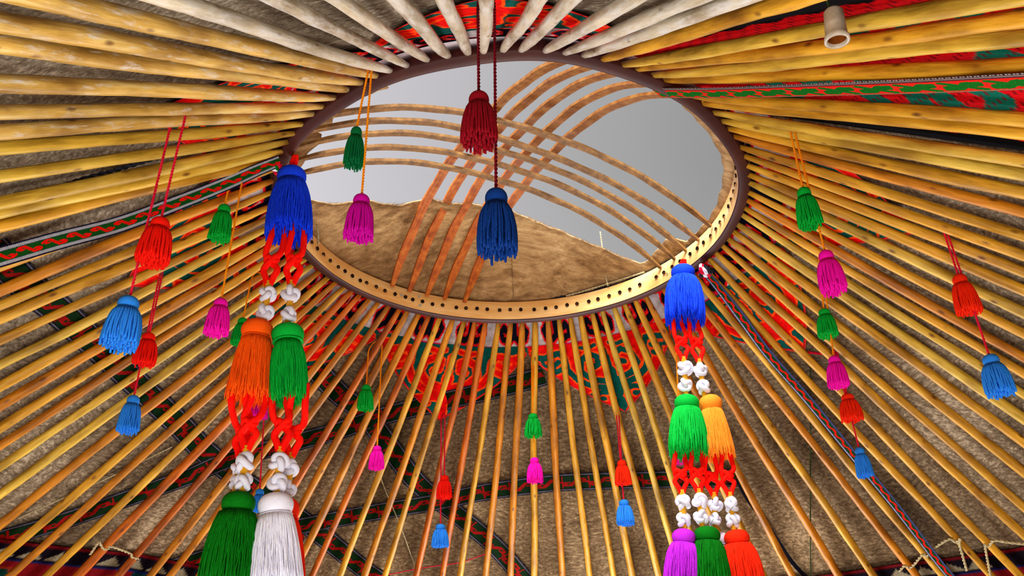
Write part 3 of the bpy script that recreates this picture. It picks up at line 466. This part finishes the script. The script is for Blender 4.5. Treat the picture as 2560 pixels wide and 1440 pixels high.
def hook(X_,V_,per,h):
    x=((X_/per)%1-.5)*2*.86;D=segdist(x,V_/h,HK);D=np.minimum(D,np.abs(np.abs(x)-.86)+np.abs(V_/h)*.5-.14);return D
HL=[([(-.72,.12),(-.72,.80),(-.34,.80),(.34,-.80),(.72,-.80),(.72,-.12),(.50,-.12)],.115),([(-.72,.12),(-.50,.12)],.115),([(.72,-.80),(1.06,-.30)],.10),([(-.72,.80),(-1.06,.30)],.10)]
def fn_left(X_,V_):
    a=np.abs(V_);D=segdist(((X_/1.15)%1-.5)*2.12,V_/.45,HL)-.055
    dots=(np.sin(X_*2*np.pi*11+ (V_*22).round()*np.pi)>0)
    return paint(X_.shape,[(True,'#1c1c3a'),((a<.86)&(a>.5),'#303a60'),((a<.84)&(a>.54)&dots,'#e8ecf4'),(a<.47,'#165a1e'),((a<.47)&(D<0),'#f0140c')])
def fn_right(X_,V_):
    D=hook(X_,V_,1.5,.5);dots=(np.sin(X_*2*np.pi*7)>0)
    return paint(X_.shape,[(True,'#14162c'),((V_>.62)&(V_<.80),'#8d7a78'),((V_>.88)&dots,'#b8a8a4'),(V_<.5,'#ee2c20'),((V_<.5)&(segdist(((X_/1.9)%1-.5)*2,(V_+.25)/.6,HK+[([(-.9,.9),(.9,-.9)],.06)])<.16),'#0f7a24'),(V_<-.86,'#9a7a62')])
def fn_low(X_,V_):
    a=np.abs(V_);D=hook(X_,V_,1.2,.5);dots=np.sin(X_*2*np.pi*10)>0
    return paint(X_.shape,[(True,'#1c1c3c'),((a<.9)&(a>.56),'#4a5484'),((V_<-.6)&(V_>-.86)&dots,'#c8cce0'),(a<.5,'#0e4a1a'),((a<.5)&(D<.06),'#e01410')])
def fn_band(X_,V_):
    a=np.abs(V_);D=hook(X_,V_,1.25,.6);dots=np.sin(X_*2*np.pi*10)>0
    return paint(X_.shape,[(True,'#101020'),((a<.88)&(a>.8),'#8a8496'),((a>.93)&dots,'#5a5a70'),(a<.72,'#0c3c14'),((a<.72)&(D<.03),'#c01410'),((a<.72)&(np.abs(((X_/1.25)%1)-.0)<.06),'#c01410')])
def onward(a,b,L):
    a,b=np.array(a),np.array(b);return list(b+(b-a)/np.linalg.norm(b-a)*L)
sl=[q+[onward(q[-2],q[-1],.3)] for q in STRAPS]
BANDS=[(([onward(q[1],q[0],.10)] if i in (0,2,4) else [])+q+([onward(q[-2],q[-1],.08)] if i in (0,1,5) else [])) for i,q in enumerate(BANDS)]
me,o0=strip('woven_strap',sl[0],.055,fn_left,46,.0022,taper=[.6,.72,1.0],twist=TW1[0],tw2=TW1[1]);s1=obj('woven_strap',me,M['woven'],loc=o0);tag(s1,'woven strap with red hooks on green between white borders, left side','woven strap')
me,o0=strip('woven_strap',sl[1],.054,fn_right,40,.0022,taper=[.9,.9,.95],twist=.2);s2=obj('woven_strap',me,M['woven'],loc=o0);tag(s2,'red and green woven strap crossing the red reed mat at right','woven strap')
me,o0=strip('woven_strap',sl[2],.042,fn_low,40,.0022,taper=[.7,1.1,.85]);s3=obj('woven_strap',me,M['woven'],loc=o0);tag(s3,'narrow dark woven strap running from right garland down to bottom edge','woven strap')
BL=['dark red and green woven band crossing diagonally under the left poles','dark woven band running diagonally down to bottom centre','woven band rising from lower left to the centre pendant','woven band lying level across the felt at lower centre','short woven band above the bottom left valance','plain dark strap showing beside a brown pole below the right garland']
for i,b in enumerate(BANDS):
    b=[(q[0],q[1],q[2]-.0012*i-.002) for q in b]
    if i==5:
        me,o0=strip('dark_strap',b,.022,lambda X_,V_:paint(X_.shape,[(True,'#141426')]),4,.01)
        o=obj('dark_strap',me,M['woven'],loc=o0)
    else:
        me,o0=strip('woven_band',b,.098,fn_band,44,.003);o=obj('woven_band',me,M['woven_dim'],loc=o0)
    tag(o,BL[i],'woven band')
# knots of the straps at the ring
def knotball(P,r,mats,label,par):
    e=empty('knot',Vector(P)-par.location,parent=par);e['label']=label
    for j,(mt,nm) in enumerate(mats):
        mb=MB();q=[]
        for t in np.linspace(0,2*np.pi,50):
            q.append((r*.75*math.cos(t)*(1+.2*math.cos(3*t+j)),r*.75*math.sin(t+j*.9),r*.55*math.sin(2*t+j*1.7)))
        mb.tube(np.array(q),r*.36,8);obj(nm,mb.mesh(nm),mt,e)
    return e
knotball((-.69,2.135,3.118),.021,[(M['crimson'],'cord_loop'),(M['deepgreen'],'cord_loop'),(M['white_cord'],'cord_loop')],'small red, green and white knot',s1)
knotball((.715,2.815,3.115),.024,[(M['darkcord'],'cord_loop'),(M['white_cord'],'cord_loop'),(M['crimson'],'cord_loop')],'dark, white and red knot',s3)
ropeobj('tie_string',[(-.69,2.135,3.12),(-.665,2.128,3.125),(-.648,2.125,3.14)],.0022,M['white_cord'],'short white string from left strap knot to the garland loop','string')
ropeobj('felt_edge_cord',[cp(*q) for q in FEC],.006,M['darkcord'],'dark cord edging the felt sheet between left poles above the left strap','cord')
# ropes low down and twine on felt
RL={'R1':('lashing_rope',.0055,M['rope'],'pale rope lashing poles together at bottom right with one hanging end'),'R2':('lashing_rope',.0055,M['rope'],'pale rope looped round a pole at the far right edge'),
'R3':('rope_end',.0050,M['rope'],'loose pale rope end hanging at the bottom right corner'),'L1':('lashing_rope',.005,M['rope'],'pale rope lashing two poles together at bottom left'),
'T1':('twine',.003,M['rope'],'thin pale twine stretched on the felt at lower left'),'T2':('twine',.003,M['rope'],'thin pale twine on the felt between the two dark bands'),
'G1':('green_twine',.0028,M['greencord'],'thin dark green twine straight down the felt at lower right'),'RT':('red_thread',.0022,M['crimson'],'thin red thread tied across poles at bottom centre'),
'RC':('stitched_tie',.0055,M['crimson'],'short thick red cord sewn to the teal pendant tip at right')}
for k,(nm,r,mt,lb) in RL.items():ropeobj(nm,ROPES[k],r,mt,lb,'rope' if mt is M['rope'] else 'cord',6)
# ================================================================ tassels
def skirt(seed,n,bulge,layers=1,ragged=.05,k=4):
    """unit skirt: z from 0 to -1, max radius .5 ; returns mesh"""
    g=random.Random(seed);mb=MB()
    def env(t):return np.interp(t,[0,.08,.25,.5,.8,1.],bulge)
    prof=[(float(env(t))*.5*.86,-t*.95) for t in np.linspace(0,1,10)]+[(.2,-.93),(.01,-.9)]
    prof=[(float(env(t))*.5*.84,-t) for t in np.linspace(0,.7,8)]+[(.2,-.66),(.01,-.64)]
    mb.add(*lathe([(.01,.0)]+prof,40,.05))
    rings=[(1.,n)]*layers+[(.80,int(n*.7)),(.58,int(n*.5)),(.34,int(n*.3)),(.12,6)]
    for la,(rf,nn) in enumerate(rings):
        for i in range(nn):
            th=2*math.pi*(i+g.uniform(-.35,.35)+.5*la)/nn;dr=g.uniform(-.05,.04)-(.05*la if la<layers else 0);dth=g.uniform(-.09,.09);L=.96+g.uniform(-ragged*1.4,ragged);ph=g.uniform(0,6);wv=g.uniform(.0,.05)
            P=[]
            for t in (np.linspace(0,1,9) if la<layers else np.linspace(.5,1,4)):
                r=.5*rf*(float(env(t))*(1+dr*t*1.6));a=th+dth*t+wv*math.sin(t*7+ph)
                P.append((r*math.cos(a),r*math.sin(a),-t*L))
            mb.tube(P,(1.15*math.pi*.5/n)*np.interp(np.linspace(0,1,len(P)),[0,.3,1],[.7,1.,.85]),k)
    return mb.mesh('tassel')
def headmesh(small=True,k=56):
    pr=[(math.sin(t)*.5*(1.0),math.cos(t)*.5) for t in np.linspace(.12,math.pi*.80,11)]
    pr=[(.5*min(1,math.sin(min(t,math.pi/2))**.8) if t<math.pi/2 else .5*(1-.22*((t-math.pi/2)/(math.pi*.3))**2),math.cos(t)*.5) for t in np.linspace(.1,math.pi*.80,12)]
    pr+=[(.37,-.46),(.36,-.5)]
    return mesh('tassel_head',*lathe(pr,k,.022))
HEAD=headmesh()
SM=[skirt(1,40,[.62,.74,.84,.93,1,1.0]),skirt(2,44,[.60,.74,.86,.96,1,.98],ragged=.07),skirt(3,38,[.62,.72,.84,.92,.98,1.02])]
BIG=[skirt(11,120,[.66,.74,.84,.94,1,1.0],2,.07),skirt(12,120,[.64,.72,.80,.90,.98,1.02],2,.06),skirt(13,130,[.66,.78,.90,.98,1,.96],2,.08)]
BAND=MB().tube([(.42*math.cos(t),.42*math.sin(t),0) for t in np.linspace(0,2*math.pi,33)],.055,6,False).mesh('binding')
def tassel(parent,T,bottom,wh,ws,hf,mat,meshes,seed,organic=0):
    """T top of head; bottom centre of skirt; wh head width; ws skirt width; hf head fraction of length"""
    T=Vector(T);Bt=Vector(bottom);ax=Bt-T;L=ax.length;q=Vector((0,0,-1)).rotation_difference(ax)
    hz=L*hf;org=Vector(parent.location)
    me=meshes[seed%len(meshes)]
    s=obj('tassel',me,mat,parent);s.location=T+ax.normalized()*hz-org;s.rotation_mode='QUATERNION'
    s.rotation_quaternion=q@Quaternion((0,0,1),seed*1.3);s.scale=(ws,ws,(L-hz))
    h=obj('tassel_head',HEAD,mat,s);h.location=(0,0,hz*.46/(L-hz));h.scale=(wh/ws,wh/ws,hz*1.04/(L-hz))
    b=obj('binding',BAND,mat,s);b.location=(0,0,.0);b.scale=(wh/ws*1.02,wh/ws*1.02,.35*wh/(L-hz)*1.)
    return s
CN={'red':'red','scarlet':'bright red','sky':'sky blue','green':'green','pink':'hot pink','magenta':'magenta','darkgreen':'dark green','darkred':'dark red','navy':'navy blue'}
SLB=['red and blue tassels on crimson cord over the poles, above the left strap','green and pink tassels on orange cord, left of the tall left garland','red and blue tassels on crimson cord, below the upper left crimson strand','green and pink tassels on orange cord mostly hidden by the left garland','small blue tassel on red cord behind the left garland','dark green and magenta tassels on orange cord before the left sky opening','dark red and navy tassels on maroon cord hanging before the sky opening','green and pink tassels on orange cord below the ring, left of centre','red and blue tassels hanging from the teal centre pendant tip','green and pink tassels on orange cord between the two centre pendants','red and blue tassels hanging from the red centre pendant tip','pink tassel on orange cord hidden behind the right garland','green and pink tassels on orange cord, upper one right of the ring','green and pink tassels on orange cord just below the upper right strand','red and blue tassels on crimson cord beside the lower right strap','red and blue tassels on crimson cord nearest the right edge']
for si,(cc,anc,legs) in enumerate(STRANDS):
    anc=np.array(anc);root=empty('tassel_strand',anc,SLB[si],'tassel strand','small tassel strands hanging from the poles')
    ends=[]
    for li,(tp,tc,hp,L,w_) in enumerate(legs):
        tp=np.array(tp);hp=np.array(hp)
        bot=hp+np.array([(hp[0]-tp[0])*.12,(hp[1]-tp[1])*.0,-L])
        tassel(root,hp,bot,w_*.60,w_*1.0,.27 if L>.09 else .3,M[tc],SM,si*2+li)
        ends.append((tp,hp))
    r=.0030
    if len(ends)==2:
        (t1,h1),(t2,h2)=ends;mid=(t1+t2)/2+np.array([0,0,.035])
        a=[h1-np.array([0,0,.006])]+[h1+(t1-h1)*u for u in (.25,.5,.75,1)]+[t1*.7+mid*.3+np.array([0,0,.012]),mid,t2*.7+mid*.3+np.array([0,0,.012])]+[t2+(h2-t2)*u for u in (0,.25,.5,.75)]+[h2-np.array([0,0,.006])]
    else:
        (t1,h1),=ends;a=[h1-np.array([0,0,.006]),h1+(t1-h1)*.33,h1+(t1-h1)*.66,t1,t1+np.array([0,0.01,.03])]
    mb=MB();twisted(mb,smooth_path(a,8),r,pitch=.017)
    obj('cord',mb.mesh('cord',anc),M[cc],root)
# ---------------- garlands
def knotmesh():
    mb=MB();P=[]
    for t in np.linspace(0,2*np.pi,90):
        r=.26+.13*math.cos(3*t);P.append((r*math.cos(2*t),r*math.sin(2*t),.22*math.sin(3*t)))
    mb.tube(np.array(P),.175,8,False);return mb.mesh('white_knot')
KN=knotmesh()
GT=mesh('gold_band',*lathe([(.5,1),(.54,.9),(.48,.75),(.55,.55),(.48,.35),(.54,.1),(.5,0)],20))
NEXT={}
def garland(A_,items,label,side):
    A_=np.array(A_);root=empty('tassel_garland',A_,label,'tassel garland')
    H=[];S_=[];K=[]
    for it in items:
        nm,p,w_=it[0],np.array(it[1:4]),it[4]
        if nm[0]=='H':H.append((nm[1:],p,w_))
        elif nm[0]=='S':S_.append((nm[1:],p,w_))
        elif nm=='k':K.append((p,w_))
    CM={'blue':'blue','orange':'orange','green':'green','dgreen':'deepgreen','white':'white','red':'scarlet','purple':'purple','peach':'peach'}
    T=[]
    for i,((c,h,wh),(c2,s,ws)) in enumerate(zip(H,S_)):
        L=np.linalg.norm(s-h);tassel(root,h,s,wh,ws,.24 if L>.2 else .25,M[CM[c]],BIG,i+side*2);T.append((h,s,c))
    def thick(P,r,k=8,name='red_cord'):
        mb=MB();mb.tube(smooth_path(P,8),r,k);obj(name,mb.mesh(name,A_),M['cordred'],root)
    # knots in vertical pairs
    pairs=[(K[i],K[i+1]) for i in range(0,len(K),2)]
    if side==0:
        # order fix: pair lists upper,lower; the last pair was entered lower first
        pairs=[(a,b) if a[0][2]>b[0][2] else (b,a) for a,b in pairs]
    for n_,(a,b) in enumerate(pairs):
        for q,(p,w_) in enumerate((a,b)):
            o=obj('white_knot',KN,M['white_cord'],root);o.location=Vector(p)-Vector(A_);o.scale=(w_*1.02,w_*1.02,w_*1.1);o.rotation_euler=(1.35+.3*((n_+q)%2),.3*(n_%3),.9*n_+.6*q)
        for z0,z1,pp in ((a[0][2]-a[1]*.42,b[0][2]+b[1]*.42,(a[0]+b[0])/2),):
            o=obj('gold_band',GT,M['gold'],root);h=max(.012,z0-z1+.012);o.location=Vector((pp[0],pp[1],(z0+z1)/2-h/2))-Vector(A_);o.scale=(.018,.018,h)
        o=obj('gold_band',GT,M['gold'],root);o.location=Vector((a[0][0],a[0][1],a[0][2]+a[1]*.38))-Vector(A_);o.scale=(.018,.018,.022)
        o=obj('gold_band',GT,M['gold'],root);o.location=Vector((b[0][0],b[0][1],b[0][2]-b[1]*.5-.012))-Vector(A_);o.scale=(.017,.017,.02)
        # red cords from parent tassel
        par=T[0] if n_<2 else (T[1+((n_-2)//2)] if side==1 else {2:T[1],3:T[2],4:T[2],5:T[1]}[n_])
        s=par[1];top=np.array([a[0][0],a[0][1],a[0][2]+a[1]*.38+.018])
        sx=-1 if (top[0]-s[0])<0 else 1
        st0=s+np.array([sx*.028,0,.05]);h=st0[2]-top[2]
        for e in (-1,1):
            P=[st0+np.array([e*.012,e*.006,0]),st0+np.array([e*.017+(top[0]-st0[0])*.2,e*.008,-h*.30]),np.array([top[0]*.75+st0[0]*.25+e*.020,top[1]-.004,top[2]+h*.46]),
               np.array([top[0]+e*.004,top[1]-e*.009,top[2]+h*.36]),np.array([top[0]-e*.019,top[1],top[2]+h*.22]),np.array([top[0]-e*.010,top[1],top[2]+h*.08]),top+np.array([-e*.003,0,-.006])]
            thick(P,.0092 if side==0 else .0078)
        P=[(top[0]+.016*math.cos(t),top[1]+.010*math.sin(t),top[2]+h*.37+.008*math.sin(t*2)) for t in np.linspace(0,2*math.pi,14)]
        thick(P,.0075)
    h0=T[0][0];top=A_+np.array([0,0,.004])
    thick([h0+np.array([-.004,0,-.01]),h0*.5+top*.5+np.array([-.006,0,0]),top+np.array([-.003,0,.0])],.0068,8,'hanging_loop')
    thick([h0+np.array([.004,0,-.01]),h0*.5+top*.5+np.array([.006,0,0]),top+np.array([.003,0,.0])],.0068,8,'hanging_loop')
    return root
garland(*GL,'tall garland at left: blue, orange, green, white tassels with white knots',0)
garland(*GR,'tall garland at right: blue, green, peach, purple, red tassels with white knots',1)
# ================================================================ lamp socket
lp=np.array([.533,1.046,2.549]);ls=empty('lamp_socket',lp,'bare white plastic lamp socket hanging on a thin wire, top right','lamp socket')
pr=[(.004,.034),(.012,.033),(.0155,.028),(.0165,.0),(.0175,-.018),(.0195,-.021),(.0200,-.029),(.0165,-.030),(.0150,-.028),(.0145,.0),(.012,.008)]
V,Fc=lathe(pr,40);bd=obj('socket_body',mesh('socket_body',V,Fc[:-2]),M['plastic'],ls);bd.rotation_euler=(.12,.05,0)
V,Fc=lathe([(.0142,-.024),(.0138,-.02),(.0142,-.016),(.0136,-.012),(.0140,-.006),(.013,.006),(.003,.007)],32);sh=obj('socket_shell',mesh('socket_shell',V,Fc[:-2]+[Fc[-1]]),M['brass'],ls);sh.rotation_euler=(.12,.05,0);sh['label']='brass screw shell inside'
mb=MB().tube([(0,0,.03),(-.006,-.004,.07),(-.004,.0,.135)],.0014,6);obj('wire',mb.mesh('wire'),M['greencord'],ls)
# ================================================================ sky, light, camera
wd=bpy.data.worlds.new('World');bpy.context.scene.world=wd;wd.use_nodes=True;nt=wd.node_tree;L=nt.links;bg=nt.nodes['Background']
tc=N(nt,'ShaderNodeTexCoord');no=N(nt,'ShaderNodeTexNoise',Scale=1.6,Detail=1.5);L.new(tc.outputs['Generated'],no.inputs['Vector'])
dp=N(nt,'ShaderNodeVectorMath',operation='DOT_PRODUCT');L.new(tc.outputs['Generated'],dp.inputs[0])
dd=Vector(SKYD).normalized();dp.inputs[1].default_value=dd
r=ramp(nt,[(.0,rgb('#dcdae2')),(.80,rgb('#cdcbd1')),(.93,rgb('#b0aeb1')),(.985,rgb('#989898')),(1.,rgb('#8c8c8c'))])
L.new(dp.outputs['Value'],r.inputs[0]);L.new(r.outputs[0],bg.inputs[0]);bg.inputs[1].default_value=1.06
def area(name,loc,tgt,size,power,col,sy=None):
    l=bpy.data.lights.new(name,'AREA');l.size=size;l.energy=power;l.color=col
    if sy:l.shape='RECTANGLE';l.size_y=sy
    o=bpy.data.objects.new(name,l);COL.objects.link(o);o.location=loc;o.rotation_euler=(Vector(tgt)-Vector(loc)).to_track_quat('-Z','Y').to_euler();return o
area('back_fill_light',(.3,4.9,.75),(0,1.4,2.9),1.1,LP[0],(1,.98,.98),1.3)  # added lamp low at the back for pole highlights; no door modelled
area('front_fill_light',(-.2,.15,.75),(0,3.6,2.8),1.5,LP[1],(1,.97,.93),1.0)  # added soft fill near the camera for tassels and far roof
area('right_fill_light',(2.1,1.6,.8),(.9,3.2,2.7),1.1,LP[4],(1,.97,.94))  # added fill to brighten the right-hand tassels
area('left_fill_light',(-2.2,2.2,.8),(.6,2.9,2.9),1.2,LP[2],(1,.95,.9))  # added fill from the left
sn=bpy.data.lights.new('sun','SUN');sn.energy=LP[3];sn.angle=R_(35);so=bpy.data.objects.new('sun',sn);COL.objects.link(so);so.rotation_euler=(Vector((.25,.75,-1))).to_track_quat('-Z','Y').to_euler()
cam=bpy.data.cameras.new('camera');co=bpy.data.objects.new('camera',cam);COL.objects.link(co);bpy.context.scene.camera=co
cam.sensor_width=36;cam.lens=36*2200/2560.;cam.clip_start=.02
p,r_=R_(29.01),R_(-1.38);F_=Vector((0,math.cos(p),math.sin(p)));U_=Vector((0,-math.sin(p),math.cos(p)));X_=Vector((1,0,0))
X2=X_*math.cos(r_)+U_*math.sin(r_);U2=-X_*math.sin(r_)+U_*math.cos(r_)
co.matrix_world=Matrix(((X2.x,U2.x,-F_.x,0),(X2.y,U2.y,-F_.y,0),(X2.z,U2.z,-F_.z,1.5),(0,0,0,1)))
sc=bpy.context.scene;sc.view_settings.view_transform='Standard';sc.view_settings.look=LOOK;sc.view_settings.exposure=0;sc.view_settings.gamma=1
sc.cycles.max_bounces=6;sc.cycles.use_denoising=True
